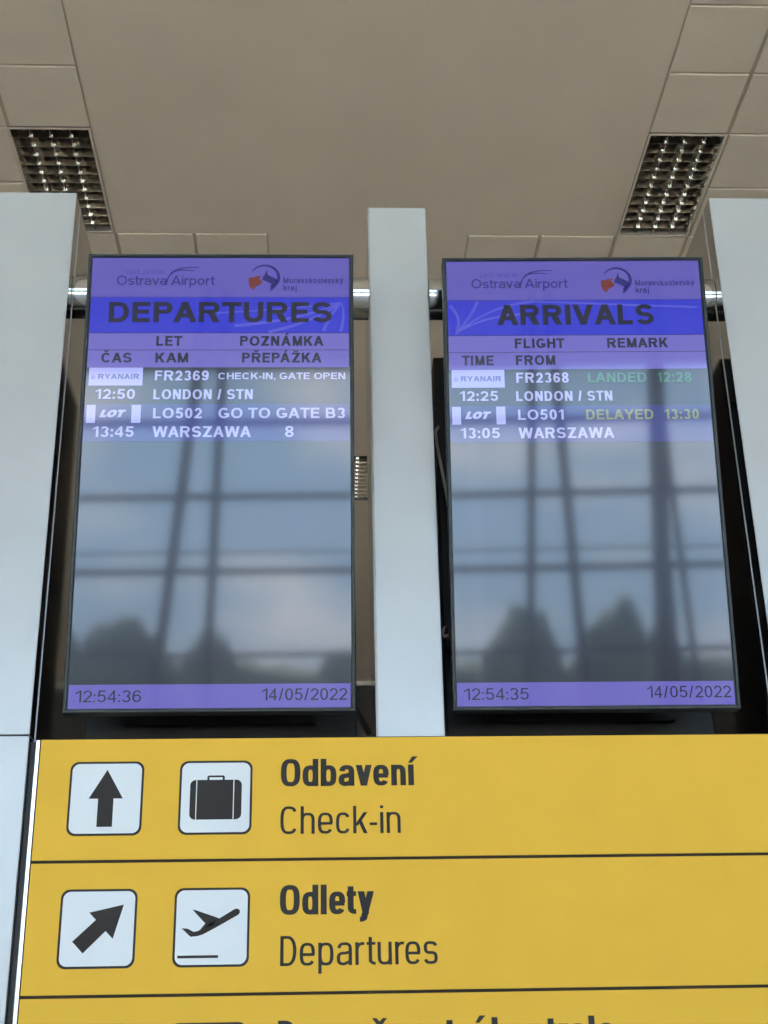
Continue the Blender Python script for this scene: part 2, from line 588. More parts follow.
glass = bpy.data.materials.new('window_glass')
glass.use_nodes = True
g = glass.node_tree
g.nodes.clear()
go = g.nodes.new('ShaderNodeOutputMaterial')
gm = g.nodes.new('ShaderNodeMixShader')
gt = g.nodes.new('ShaderNodeBsdfTransparent')
gt.inputs[0].default_value = (.90, .95, .95, 1)
gg = g.nodes.new('ShaderNodeBsdfGlossy')
gg.inputs['Roughness'].default_value = 0.02
gf = g.nodes.new('ShaderNodeFresnel')
gf.inputs[0].default_value = 1.45
g.links.new(gf.outputs[0], gm.inputs[0])
g.links.new(gt.outputs[0], gm.inputs[1])
g.links.new(gg.outputs[0], gm.inputs[2])
g.links.new(gm.outputs[0], go.inputs[0])

# ------------------------------------------------------------------ the hall
X0, X1, YF, YB, ZC = -14.0, 16.0, -10.7, 22.0, 8.6
bm = bmesh.new(); box(bm, X0 - .2, X1 + .2, YF - .1, YB + .2, -.2, 0)
tag(link('floor', bm, M_floor), 'pale stone floor of the terminal hall', 'floor', kind='structure')
bm = bmesh.new(); box(bm, X0 - .2, X0, YF - .1, YB, 0, ZC + .2)
tag(link('wall_left', bm, M_wall), 'plain painted left side wall of the hall', 'wall', kind='structure')
bm = bmesh.new(); box(bm, X1, X1 + .2, YF - .1, YB, 0, ZC + .2)
tag(link('wall_right', bm, M_wall), 'plain painted right side wall of the hall', 'wall', kind='structure')
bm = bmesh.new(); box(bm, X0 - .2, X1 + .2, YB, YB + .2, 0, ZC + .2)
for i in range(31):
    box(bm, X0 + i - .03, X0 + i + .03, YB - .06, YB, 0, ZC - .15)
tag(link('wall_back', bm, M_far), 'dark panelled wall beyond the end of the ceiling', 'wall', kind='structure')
bm = bmesh.new(); box(bm, X0, X1, YB - .12, YB - .061, ZC - .07, ZC - .002)
tag(link('trim_1', bm, M_trim), 'pale trim where the ceiling meets the dark wall', 'trim', kind='structure')

# smooth plasterboard with the tiled fields cut round it
SL, SR = -1.72, 2.446          # wide smooth strip
IL, IR = -.461, 1.195          # narrow smooth strip further in
YT = 9.775
FIX = [(-2.335, -1.738, 8.475, 9.765), (2.462, 3.045, 8.475, 9.765), (.065, .67, 13.84, 15.03)]
xs_l = [SL - .612 * i for i in range(21)]
xs_r = [SR + .6085 * i for i in range(23)]
xs_m1 = [IL - .6145 * i for i in range(1, 3)]
ys = [YT - .655 * i for i in range(32)][::-1] + [YT + .655 * i for i in range(1, 19)]
bm = bmesh.new()
box(bm, SL, SR, YF, YT, ZC, ZC + .12)
fx = FIX[2]
box(bm, IL, fx[0], YT, YB, ZC, ZC + .12)
box(bm, fx[1], IR, YT, YB, ZC, ZC + .12)
box(bm, fx[0], fx[1], YT, fx[2], ZC, ZC + .12)
box(bm, fx[0], fx[1], fx[3], YB, ZC, ZC + .12)
tag(link('ceiling', bm, M_plaster), 'smooth beige plasterboard strip down the middle of the ceiling', 'ceiling', kind='structure')

bm = bmesh.new()
G_ = .016


def tile(x0, x1, y0, y1):
    if x1 - x0 < .05 or y1 - y0 < .05:
        return
    for f in FIX[:2]:
        if x0 < (f[0] + f[1]) / 2 < x1 and y0 < f[3] - .05 and y1 > f[2] + .05:
            return
    a, b, c, d = x0 + G_, x1 - G_, y0 + G_ * .8, y1 - G_ * .8
    z = ZC - .004
    q = .003
    lo = [bm.verts.new(p) for p in ((a + q, c + q, z), (b - q, c + q, z), (b - q, d - q, z), (a + q, d - q, z))]
    up = [bm.verts.new(p) for p in ((a, c, z + q), (b, c, z + q), (b, d, z + q), (a, d, z + q))]
    tp = [bm.verts.new((p.co.x, p.co.y, ZC + .022)) for p in up]
    bm.faces.new(lo[::-1])
    for i in range(4):
        j = (i + 1) % 4
        bm.faces.new((lo[i], lo[j], up[j], up[i]))
        bm.faces.new((up[i], up[j], tp[j], tp[i]))


for y0, y1 in zip(ys, ys[1:]):
    if y1 > YB or y0 < YF:
        continue
    for a, b in zip(xs_l, xs_l[1:]):
        tile(b, a, y0, y1)
    for a, b in zip(xs_r, xs_r[1:]):
        if b < X1 + .6:
            tile(a, min(b, X1), y0, y1)
    if y0 >= YT - .01:
        tile(SL, xs_m1[1], y0, y1) if xs_m1[1] - SL > .1 else None
        tile(xs_m1[1] if abs(xs_m1[1] - SL) > .1 else SL, xs_m1[0], y0, y1)
        tile(xs_m1[0], IL, y0, y1)
        tile(IR, IR + .6125, y0, y1)
        tile(IR + .6125, SR, y0, y1)
tag(link('ceiling_tiles', bm, M_tile), 'square beige tiles of the suspended ceiling', 'ceiling', kind='structure')
bm = bmesh.new()
box(bm, X0, FIX[0][0], YF, YB, ZC + .014, ZC + .1)
box(bm, FIX[0][0], FIX[0][1], YF, FIX[0][2], ZC + .014, ZC + .1)
box(bm, FIX[0][0], FIX[0][1], FIX[0][3], YB, ZC + .014, ZC + .1)
box(bm, FIX[0][1], SL, YF, YB, ZC + .014, ZC + .1)
box(bm, SL, IL, YT, YB, ZC + .014, ZC + .1)
box(bm, IR, SR, YT, YB, ZC + .014, ZC + .1)
box(bm, SR, FIX[1][0], YF, YB, ZC + .014, ZC + .1)
box(bm, FIX[1][0], FIX[1][1], YF, FIX[1][2], ZC + .014, ZC + .1)
box(bm, FIX[1][0], FIX[1][1], FIX[1][3], YB, ZC + .014, ZC + .1)
box(bm, FIX[1][1], X1, YF, YB, ZC + .014, ZC + .1)
tag(link('ceiling_grid', bm, M_grid), 'recessed joint grid between the ceiling tiles', 'ceiling', kind='structure')
bm = bmesh.new(); box(bm, X0 - .2, X1 + .2, YF - .1, YB + .2, ZC + .21, ZC + .35)
tag(link('roof', bm, M_wall), 'roof slab over the hall', 'roof', kind='structure')

# ------------------------------------------------------------------ glass front behind the viewer
TR = [(1.1, .07), (2.9, .07), (4.0, .06), (5.04, .085), (5.28, .024), (5.99, .085), (6.95, .085), (7.67, .06)]
win = empty('window_1', (1.0, YF, 0))
tag(win, 'glazed front wall of the hall mirrored in the screens', 'window', kind='structure')
bm = bmesh.new()
zs = [0.05] + [z for z, _ in TR if z != 5.28]
for i in range(10):
    a = -15 + 3 * i
    for z0, z1 in zip(zs, zs[1:]):
        box(bm, a + .02, a + 2.98, -.012, .012, z0 + .02, z1 - .02)
link('glazing', bm, glass, win)
for z, hgt in TR:
    bm = bmesh.new(); box(bm, -15, 15, -.04, .06, z - hgt / 2, z + hgt / 2, .006)
    link('transom', bm, M_steel, win)
for i in range(11):
    bm = bmesh.new(); box(bm, -15.0 + 3 * i - .035, -15.0 + 3 * i + .035, -.04, .05, 0, 7.7, .006)
    if i not in (4, 5, 6):
        link('mullion', bm, M_steel, win)
    else:
        bm.free()
tag(win, None, None)

bm = bmesh.new(); box(bm, X0, X1, YF - .12, YF + .25, 7.701, ZC + .2)
tag(link('wall_front', bm, M_wall), 'painted bulkhead above the glass front', 'wall', kind='structure')

# slender raking steel legs just inside the glass, in spread pairs
RAKE = [((-2.86, 0), (-1.83, ZC), .070, 'thin raking steel column left of its pair, mirrored left of centre in the departures screen'),
        ((-1.95, 0), (-1.61, ZC), .060, 'thin steel column right of its pair, mirrored near the middle of the departures screen'),
        ((1.44, 0), (1.80, ZC), .058, 'thin steel column left of its pair, mirrored left in the arrivals screen'),
        ((2.44, 0), (1.98, ZC), .066, 'raking steel column leaning left, mirrored near the middle of the arrivals screen'),
        ((3.14, 0), (3.32, ZC), .110, 'thick upright steel column mirrored right of the middle of the arrivals screen'),
        ((3.86, 0), (3.22, ZC), .045, 'thin raking strut beside the thick column, mirrored right in the arrivals screen'),
        ((3.50, 0), (3.20, ZC), .035, 'thinnest strut between the thick column and the raking strut')]
for (xa, za), (xb, zb), r, lab in RAKE:
    bm = bmesh.new()
    n = 2
    tube(bm, [(xa + (xb - xa) * i / n, YF + .38, zb * i / n) for i in range(n + 1)], r, 14)
    o = link('steel_column', bm, M_steel)
    tag(o, lab, 'column', 'steel columns along the glass front')

# outside: paving, hedge, trees
bm = bmesh.new(); box(bm, -90, 90, -120, YF - .1, -.3, -.02)
tag(link('ground', bm, M_pave), 'pale paved forecourt outside the glass front', 'ground', kind='structure')
random.seed(4)


def crown_mesh(bm, c, rx, rz, seed):
    b2 = bmesh.new()
    bmesh.ops.create_icosphere(b2, subdivisions=4, radius=1)
    off = Vector((seed * 7.3, seed * 2.1, seed * 5.7))
    for v in b2.verts:
        d = v.co.normalized()
        k = 1 + .30 * noise.noise(d * 1.7 + off) + .17 * noise.noise(d * 4.5 + off) + .10 * noise.noise(d * 11 + off)
        v.co = Vector((d.x * rx * k, d.y * rx * k, d.z * rz * k * (1.0 if d.z > 0 else .8))) + Vector(c)
    merge(bm, b2)


TREES = [(-7.9, -30, 6.3, 1.25, 'round tree mirrored at the left edge of the departures screen'),
         (-6.9, -36, 7.3, 1.5, 'round tree mirrored low on the left of the departures screen'),
         (-3.9, -30, 6.5, .75, 'narrow pointed tree mirrored low in the middle of the departures screen'),
         (-.1, -30, 5.9, 1.3, 'tree mirrored low on the right of the departures screen'),
         (2.85, -29, 6.8, 1.05, 'round tree mirrored low on the left of the arrivals screen'),
         (5.5, -31, 7.0, 1.0, 'tallest tree mirrored low in the middle of the arrivals screen'),
         (5.8, -25, 5.9, .6, 'narrow tree mirrored low behind the thick column in the arrivals screen'),
         (9.6, -30, 6.2, 1.4, 'tree mirrored at the right edge of the arrivals screen')]
for i, (x, y, top, rx, lab) in enumerate(TREES):
    t = empty('tree', (x, y, 0))
    tag(t, lab, 'tree', 'trees outside the glass front')
    bm = bmesh.new()
    crown_mesh(bm, (0, 0, top - 2.1), rx, 2.0, i + 1)
    crown_mesh(bm, (rx * .35, .2, top - 3.2), rx * .95, 1.5, i + 20)
    link('crown', bm, M_leaf, t, smooth=True)
    bm = bmesh.new(); tube(bm, [(0, 0, -.05), (.05, 0, 1.6), (0, .05, top - 3)], .17, 10, .08)
    link('trunk', bm, M_bark, t)
bm = bmesh.new()
nx_ = 150
rows = []
for j, (yy, kz) in enumerate(((0, 0), (0, .55), (.15, .92), (.9, 1.0), (1.6, .9), (1.8, 0))):
    r_ = []
    for i in range(nx_ + 1):
        x = -44 + 92 * i / nx_
        zz = (6.7 + .55 * noise.noise(Vector((x * .35, 3, 0))) + .35 * noise.noise(Vector((x * 1.3, j, 1)))) * kz
        r_.append(bm.verts.new((x, -44 - yy - .4 * noise.noise(Vector((x, j * 2.0, zz))), zz - .03)))
    rows.append(r_)
for A, B in zip(rows, rows[1:]):
    for i in range(nx_):
        bm.faces.new((A[i], A[i + 1], B[i + 1], B[i]))
tag(link('hedge', bm, M_leaf, smooth=True), 'long dark tall hedge behind the trees outside the glass front', 'hedge')


# ------------------------------------------------------------------ louvred ceiling lights (switched off)
def louvre_light(f, lab, nx=4, ny=12):
    x0, x1, y0, y1 = f
    cx, cy = (x0 + x1) / 2, (y0 + y1) / 2
    r = empty('ceiling_light', (cx, cy, ZC))
    tag(r, lab, 'ceiling light', 'louvred ceiling lights')
    hx, hy = (x1 - x0) / 2, (y1 - y0) / 2
    bm = bmesh.new()
    d = .11
    box(bm, -hx, hx, -hy, hy, d, d + .01)
    for s in (-1, 1):
        box(bm, s * hx - .008, s * hx + .008, -hy, hy, -.004, d)
        box(bm, -hx, hx, s * hy - .008, s * hy + .008, -.004, d)
    link('lamp_well', bm, M_lampwell, r)
    bm = bmesh.new()
    for s in (-1, 1):
        box(bm, s * hx - .009, s * hx + .009, -hy - .009, hy + .009, -.007, -.0045)
        box(bm, -hx + .0095, hx - .0095, s * hy - .009, s * hy + .009, -.007, -.0045)
    link('frame', bm, M_tile, r)
    for i in range(nx):
        bm = bmesh.new()
        xx = -hx + 2 * hx * (i + .5) / nx
        tube(bm, [(xx, -hy + .03, .085), (xx, hy - .03, .085)], .013, 10)
        link('lamp_tube', bm, M_lamp, r)
    bm = bmesh.new()
    # parabolic reflectors running along the lamp
    for i in range(nx + 1):
        xx = -hx + 2 * hx * i / nx
        for s in (-1, 1):
            if (i == 0 and s < 0) or (i == nx and s > 0):
                continue
            pr = [(.003, .002), (.008, .012), (.018, .030), (.034, .055)]
            vs = [[bm.verts.new((xx + s * a, yy, b)) for a, b in pr] for yy in (-hy + .012, hy - .012)]
            for a in range(3):
                q = [vs[0][a], vs[0][a + 1], vs[1][a + 1], vs[1][a]]
                bm.faces.new(q if s < 0 else q[::-1])
        box(bm, xx - .003, xx + .003, -hy + .012, hy - .012, .000, .004)
    # cross blades
    for j in range(1, ny):
        yy = -hy + 2 * hy * j / ny
        vs = []
        for xx in (-hx + .01, hx - .01):
            vs.append([bm.verts.new((xx, yy + a, b)) for a, b in ((-.016, .078), (-.011, .050), (-.006, .020), (-.003, -.002), (.003, -.002), (.006, .020), (.011, .050), (.016, .078))])
        for a in range(7):
            bm.faces.new((vs[0][a], vs[0][a + 1], vs[1][a + 1], vs[1][a]))
        # added mirror facets where the blades cross, tilted to throw glints from the glass front
        for i in range(1, nx):
            xx = -hx + 2 * hx * i / nx
            q = [(xx - .013, yy - .030, .034), (xx + .013, yy - .030, .034), (xx + .013, yy - .012, -.004), (xx - .013, yy - .012, -.004)]
            q = [(x, yy - .018 - (.006 if z > .01 else -.010), z) for x, _, z in q]
            v = [bm.verts.new(p) for p in q]
            bm.faces.new(v[::-1])
    link('louvre', bm, M_louvre, r)


louvre_light(FIX[0], 'unlit louvred ceiling light above the left silver post')
louvre_light(FIX[1], 'unlit louvred ceiling light beside the right silver post')
louvre_light(FIX[2], 'far unlit louvred ceiling light glimpsed between the departures screen and middle post')


# ------------------------------------------------------------------ silver posts
def channel(bm, x0, x1, y, ret, z0, z1, bev=.003):
    """folded front skin with side returns"""
    th = .003
    pts = [(x0, y + ret), (x0, y + bev), (x0 + bev * .3, y + bev * .3), (x0 + bev, y), (x1 - bev, y), (x1 - bev * .3, y + bev * .3), (x1, y + bev), (x1, y + ret)]
    lo = [bm.verts.new((p[0], p[1], z0)) for p in pts]
    hi = [bm.verts.new((p[0], p[1], z1)) for p in pts]
    for i in range(len(pts) - 1):
        bm.faces.new((lo[i], lo[i + 1], hi[i + 1], hi[i])).material_index = 1 if i in (0, len(pts) - 2) else 0
    bm.faces.new(hi)
    bm.faces.new(lo[::-1])
    bm.faces.new((lo[-1], lo[0], hi[0], hi[-1]))


def post(x0, x1, y0, y1, top, seam, lab, ret=.065):
    r = empty('display_post', ((x0 + x1) / 2, (y0 + y1) / 2, 0))
    tag(r, lab, 'post', 'silver posts of the sign stand')
    c = ((x0 + x1) / 2, (y0 + y1) / 2)
    a, b, p, q = x0 - c[0], x1 - c[0], y0 - c[1], y1 - c[1]
    if seam:
        bm = bmesh.new(); channel(bm, a, b, p, ret, 0.0, seam - .0025, .003); link('front_panel', bm, [M_silver, M_side], r)
        bm = bmesh.new(); channel(bm, a, b, p, ret, seam + .0025, top); link('front_panel', bm, [M_silver, M_side], r)
        bm = bmesh.new(); box(bm, a + .005, b - .005, p + .005, p + ret, seam - .0024, seam + .0024); link('panel_joint', bm, M_black, r)
    else:
        bm = bmesh.new(); channel(bm, a, b, p, ret, 0.0, top); link('front_panel', bm, [M_silver, M_side], r)
    bm = bmesh.new()
    for s in (a, b):
        box(bm, s - .0016, s + .0016, p + ret + .0005, p + ret + .0032, 0, top)
    link('edge_strip', bm, M_edge, r)
    bm = bmesh.new()
    box(bm, a, b, p + ret + .0045, q, 0, top - .001)
    link('side_panel', bm, M_side, r)


post(-1.26, -.697, 3.3, 4.02, 4.097, 2.527, 'wide silver post at the left edge, seam level with the sign top')
post(.1285, .2935, 3.3576, 3.78, 4.097, None, 'narrow silver post between the two flight screens', ret=.03)
post(1.1065, 1.67, 3.3, 4.02, 4.097, 2.527, 'wide silver post at the right edge beside the arrivals screen')

for xa, xb, lab in ((-.6955, .1265, 'thick polished steel tube carrying the departures screen between two silver posts'),
                    (.2955, 1.105, 'thick polished steel tube carrying the arrivals screen between two silver posts')):
    bm = bmesh.new()
    tube(bm, [(xa, 3.405, 3.818), ((xa + xb) / 2, 3.405, 3.818), (xb, 3.405, 3.818)], .060, 48)
    tag(link('support_tube', bm, M_chrome), lab, 'tube', 'steel tubes between the posts')


# ------------------------------------------------------------------ flight screens
SW, SH = .3548, .6188


def pl(pts, y, m, name, parent):
    bm = bmesh.new()
    plate(bm, pts, y)
    return link(name, bm, m, parent)


def rect(u0, u1, v0, v1):
    return [(u0 / 1000, v0 / 1000), (u1 / 1000, v0 / 1000), (u1 / 1000, v1 / 1000), (u0 / 1000, v1 / 1000)]


def txt(s, u0, u1, v0, v1, m, parent, y=-.0012, name='lettering', **kw):
    bm = bmesh.new()
    text_mesh(bm, s, u0 / 1000, u1 / 1000, v0 / 1000, (v1 - v0) / 1000, y, **kw)
    return link(name, bm, m, parent)


def display(loc, rot, lab, kind):
    r = empty('flight_display', loc, rot)
    tag(r, lab, 'screen', 'flight information screens')
    dep = kind == 'dep'
    # bezel ring, mitred with an inner lip
    bm = bmesh.new()
    iw, ih = .345, .6095
    loops = []
    for (hw, hh, y) in ((SW, SH, .045), (SW, SH, -.004), (SW - .0015, SH - .0015, -.006), (iw + .002, ih + .002, -.006), (iw, ih, -.004), (iw, ih, .004)):
        loops.append([bm.verts.new((a * hw, y, b * hh)) for a, b in ((-1, -1), (1, -1), (1, 1), (-1, 1))])
    for A, B in zip(loops, loops[1:]):
        for i in range(4):
            j = (i + 1) % 4
            bm.faces.new((A[i], A[j], B[j], B[i]))
    link('bezel', bm, M_bezel, r)
    # back housing with a raised electronics box and vents
    bm = bmesh.new()
    box(bm, -SW + .002, SW - .002, .008, .05, -SH + .002, SH - .002, .004)
    box(bm, -.24, .24, .05, .075, -.5, .32, .008)
    for i in range(14):
        box(bm, -.2, .2, .0755, .078, -.42 + i * .012, -.415 + i * .012)
    link('housing', bm, M_black, r)
    for s in (-1, 1):
        bm = bmesh.new()
        box(bm, s * .17 - .02, s * .17 + .02, .0755, .090, -.35, .60, .002)
        link('mount_rail', bm, M_black, r)
    bm = bmesh.new()
    plate(bm, rect(-346, 346, -610.5, 610.5), 0.0, .006)
    p = link('screen_panel', bm, M_lcd, r)
    pl(rect(-344, 343, 494.5, 610), -.0004, M_header, 'logo_band', p)
    pl(rect(-343, 342, 390, 492), -.0004, M_title, 'title_band', p)
    pl(rect(-343, 342, 341, 388.5), -.0004, M_heads, 'heading_band', p)
    pl(rect(-343, 342, 290.5, 339.5), -.0004, M_heads, 'heading_band', p)
    pl(rect(-344, 342, 492, 494.5), -.0004, M_line, 'rule', p)
    pl(rect(-344, 342, 84, 187), -.0004, M_row, 'flight_row', p)
    pl(rect(-343.5, 342.5, -608, -549), -.0004, M_clock, 'clock_band', p)
    # pale feathers in the blue title band
    bm = bmesh.new()
    if dep:
        for a, b, c, w in (((322, 478), (215, 425), (40, 410), 9), ((322, 478), (250, 420), (130, 392), 9), ((322, 478), (290, 440), (275, 394), 10), ((322, 478), (335, 440), (320, 394), 8),
                           ((322, 478), (180, 455), (-60, 445), 5)):
            taper_line(bm, bez(a, b, c), w / 1000 * .4, w / 1000, -.0008) if False else taper_line(bm, bez((a[0] / 1000, a[1] / 1000), (b[0] / 1000, b[1] / 1000), (c[0] / 1000, c[1] / 1000)), .004, w / 1000, -.0008)
    else:
        for a, b, c, w in (((-324, 393), (-255, 450), (-120, 452), 9), ((-324, 393), (-280, 445), (-262, 490), 9), ((-324, 393), (-300, 440), (-338, 478), 10), ((-324, 393), (-230, 480), (-110, 489), 8),
                           ((-110, 489), (80, 480), (330, 470), 6)):
            taper_line(bm, bez((a[0] / 1000, a[1] / 1000), (b[0] / 1000, b[1] / 1000), (c[0] / 1000, c[1] / 1000)), .004, w / 1000, -.0008)
    link('title_feathers', bm, M_swirl, p)
    B = dict(t=.245, gap=.15)
    N = dict(t=.225, gap=.17)
    # airport and region marks
    txt('Ostravə Airport', -277, -16, 529, 557, M_txt_navy, p, t=.14, h=.12, gap=.11, p=2.0, xh=.72)
    txt('Leoš Janáček', -252, -150, 562, 576, M_txt_thin, p, t=.10, gap=.12, p=2.0)
    bm = bmesh.new()
    for a, b, c, w in (((-146, 529), (-140, 565), (-122, 571), 5), ((-122, 571), (-100, 576), (-70, 571), 4), ((-134, 560), (-118, 586), (-58, 581), 5)):
        taper_line(bm, bez((a[0] / 1000, a[1] / 1000), (b[0] / 1000, b[1] / 1000), (c[0] / 1000, c[1] / 1000)), w / 1000, .0018, -.0012)
    link('airport_swoosh', bm, M_txt_navy, p)
    bm = bmesh.new()
    q = arc(.117, .553, .0375, .0345, 150, -62, 2.0, 30)
    taper_line(bm, q, .003, .011, -.0012)
    plate(bm, [(.112, .553), (.117, .560), (.122, .576), (.125, .560), (.147, .548), (.155, .540), (.148, .535), (.139, .514), (.131, .512), (.136, .532), (.120, .541), (.110, .544)], -.0012)
    link('region_emblem', bm, M_txt_navy, p)
    bm = bmesh.new()
    plate(bm, [(.075, .552), (.084, .551), (.093, .554), (.108, .558), (.103, .548), (.112, .538), (.104, .530), (.094, .525), (.089, .515), (.078, .523), (.074, .538)], -.0012)
    link('region_emblem', bm, M_orange, p)
    txt('Moravskoslezský', 167, 328, 535, 552, M_txt_navy, p, t=.165, gap=.13, p=2.0, xh=.72)
    txt('kraj', 167, 203, 513.5, 531, M_txt_navy, p, t=.165, gap=.12, p=2.0, xh=.72)
    if dep:
        txt('DEPARTURES', -294, 297, 420, 479, M_txt_dark, p, **B)
        L = [('LET', -165, -97, 352, 380), ('POZNÁMKA', 55, 275, 352, 380), ('ČAS', -307, -228, 304, 332), ('KAM', -166, -80, 304, 332), ('PŘEPÁŽKA', 61, 270, 304, 332)]
        Wt = [('FR2369', -165, -25, 253, 281), ('CHECK-IN, GATE OPEN', 0, 332, 256, 275), ('12:50', -317, -215, 201, 229), ('LONDON / STN', -167, 91, 200, 228),
              ('LO502', -166, -40, 147, 176), ('GO TO GATE B3', 3, 331, 147, 176), ('13:45', -319, -214, 96, 125), ('WARSZAWA', -166, 88, 95, 125), ('8', 176, 198, 95, 125)]
        G = Yl = []
        clock = '12:54:36'
    else:
        txt('ARRIVALS', -211, 211, 420, 479, M_txt_dark, p, **B)
        L = [('FLIGHT', -166, -33, 352, 380), ('REMARK', 81, 244, 352, 380), ('TIME', -309, -224, 303, 331), ('FROM', -165, -60, 303, 331)]
        Wt = [('FR2368', -166, -27, 252, 281), ('12:25', -317, -216, 201, 229), ('LONDON / STN', -168, 86, 200, 228), ('LO501', -165, -45, 147, 176),
              ('13:05', -317, -215, 96, 125), ('WARSZAWA', -166, 85, 95, 125)]
        G = [('LANDED', 24, 179, 252, 280), ('12:28', 208, 299, 252, 280)]
        Yl = [('DELAYED', 14, 191, 147, 175), ('13:30', 221, 311, 147, 175)]
        clock = '12:54:35'
    for a in L:
        txt(*a, M_txt_dark, p, **N)
    for a in Wt:
        txt(*a, M_txt_white, p, t=.215, gap=.17)
    for a in G:
        txt(*a, M_txt_green, p, t=.215, gap=.17)
    for a in Yl:
        txt(*a, M_txt_yellow, p, t=.215, gap=.17)
    txt(clock, -326, -167, -592, -563, M_txt_dark, p, t=.14, gap=.16)
    txt('14/05/2022', 127, 334, -590, -561, M_txt_dark, p, t=.14, gap=.14)
    # airline marks
    pl(rect(-337, -197, 239, 290), -.0005, M_logo_tile, 'airline_tile', p)
    txt('RYANAIR', -313, -206, 257, 272, M_logo_text, p, t=.27, h=.23, gap=.16)
    bm = bmesh.new()
    for i in range(4):
        taper_line(bm, bez((-.330 + i * .0028, .257), (-.332 + i * .003, .266), (-.325 + i * .0022, .272 - i * .003)), .0016, .0008, -.0012)
    link('harp_mark', bm, M_logo_text, p)
    for u0, u1 in ((-338, -315), (-222, -198)):
        pl(rect(u0, u1, 135, 185), -.0005, M_logo_tile, 'airline_tile', p)
    txt('LOT', -305, -244, 150, 171, M_txt_white, p, t=.40, h=.30, gap=.0, slant=.42)
    return r


T_ = math.radians(6.83)
display((-.277, 3.276, 3.2081), (T_, .0045, -.0142), 'left flight screen headed DEPARTURES, mounted between two silver posts', 'dep')
display((.6735, 3.2832, 3.2099), (T_, .0088, -.0323), 'right flight screen headed ARRIVALS, mounted between two silver posts', 'arr')


def rear_display(x, lab):
    r = empty('rear_display', (x, 3.62, 3.135))
    tag(r, lab, 'screen', 'screens facing the other way')
    bm = bmesh.new(); box(bm, -.355, .355, 0, .30, -.62, .62, .004)
    box(bm, -.25, .25, -.025, 0, -.5, .3, .006)
    link('housing', bm, M_black, r)
    bm = bmesh.new()
    for a, b, c, d in ((-.355, .355, .605, .62), (-.355, .355, -.62, -.605), (-.355, -.34, -.605, .605), (.34, .355, -.605, .605)):
        box(bm, a, b, .3005, .307, c, d, .001)
    link('bezel', bm, M_bezel, r)
    bm = bmesh.new(); box(bm, -.339, .339, .3005, .304, -.604, .604)
    link('screen_panel', bm, M_lcd, r)
    bm = bmesh.new()
    for s in (-1, 1):
        box(bm, s * .35 - .004, s * .35 + .004, -.004, -.0002, .44, .455)
        box(bm, s * .343 - .005, s * .343 + .005, -.003, -.0002, .565, .570)
    box(bm, -.35, .35, -.006, -.0002, .47, .474)
    link('back_fitting', bm, M_bezel, r)
    for s in (-1, 1):
        bm = bmesh.new(); box(bm, s * .17 - .02, s * .17 + .02, -.155, -.026, .66, .70, .002)
        box(bm, s * .17 - .02, s * .17 + .02, -.04, -.0255, .2, .70, .002)
        link('mount_arm', bm, M_black, r)


rear_display(-.270, 'black back of a screen facing away behind the departures screen')
rear_display(.678, 'black back of a screen facing away behind the arrivals screen')

# small struts at the foot of the departures screen and loose leads behind the arrivals screen
bm = bmesh.new()
tube(bm, [(.062, 3.46, 2.665), (.114, 3.52, 2.585)], .008, 8)
tube(bm, [(.062, 3.46, 2.665), (.03, 3.45, 2.67)], .008, 8)
tag(link('diagonal_strut', bm, M_black), 'short black diagonal strut under the right foot of the departures screen', 'strut')
bm = bmesh.new()
tube(bm, [(.326, 3.58, 3.50), (.316, 3.56, 3.475), (.317, 3.545, 3.43), (.324, 3.53, 3.36), (.334, 3.52, 3.28), (.345, 3.51, 3.16), (.352, 3.51, 3.0), (.35, 3.53, 2.86), (.36, 3.58, 2.80)], .0045, 8)
tag(link('power_cable', bm, M_cable), 'loose grey cable hanging between the middle post and the arrivals screen', 'cable')
bm = bmesh.new()
pts = [(.330, 3.58, 2.875), (.320, 3.52, 2.872), (.312, 3.50, 2.860), (.309, 3.50, 2.846), (.313, 3.50, 2.838), (.323, 3.51, 2.846), (.332, 3.58, 2.850)]
tube(bm, pts, .004, 8)
tag(link('cable_clip', bm, M_cable), 'small curled grey clip low between the middle post and arrivals screen', 'clip')

# ------------------------------------------------------------------ yellow direction sign
SY = 3.32
sg = empty('direction_sign', (.2, SY, 1.0))
tag(sg, 'yellow airport direction sign with white pictogram tiles under the screens', 'sign')
OX, OZ = .2, 1.0
ROWS = [2.521, 2.2335, 1.9385, 1.6465, 1.354]
bm = bmesh.new()
box(bm, -.684 + .0005 - OX, 1.100 - OX, .0092, .036, ROWS[-1] - OZ + .001, ROWS[0] - OZ - .001)
link('sign_box', bm, M_black, sg)
for i in range(4):
    bm = bmesh.new()
    box(bm, -.672 - OX, 1.0885 - OX, 0, .009, ROWS[i + 1] - OZ + .0034, ROWS[i] - OZ - (.0034 if i else 0), .0012)
    link('sign_panel', bm, M_yellow, sg)
bm = bmesh.new(); box(bm, -.674 - OX, 1.0905 - OX, .002, .0085, ROWS[-1] - OZ, ROWS[0] - OZ + .002)
link('seam_backing', bm, M_brown, sg)
for a in (-.6962, 1.1022):  # black strips stand in for the shade in the gap beside each post
    bm = bmesh.new(); box(bm, a - OX, a + .0035 - OX if a > 0 else a + .0115 - OX, .004, .02, ROWS[-1] - OZ, ROWS[0] - OZ - .004)
    link('gap_shade', bm, M_black, sg)
for a in (-.6842, 1.0912):
    bm = bmesh.new(); box(bm, a - OX, a + .0098 - OX, -.001, .018, ROWS[-1] - OZ, ROWS[0] - OZ, .002)
    link('edge_profile', bm, M_alu, sg)


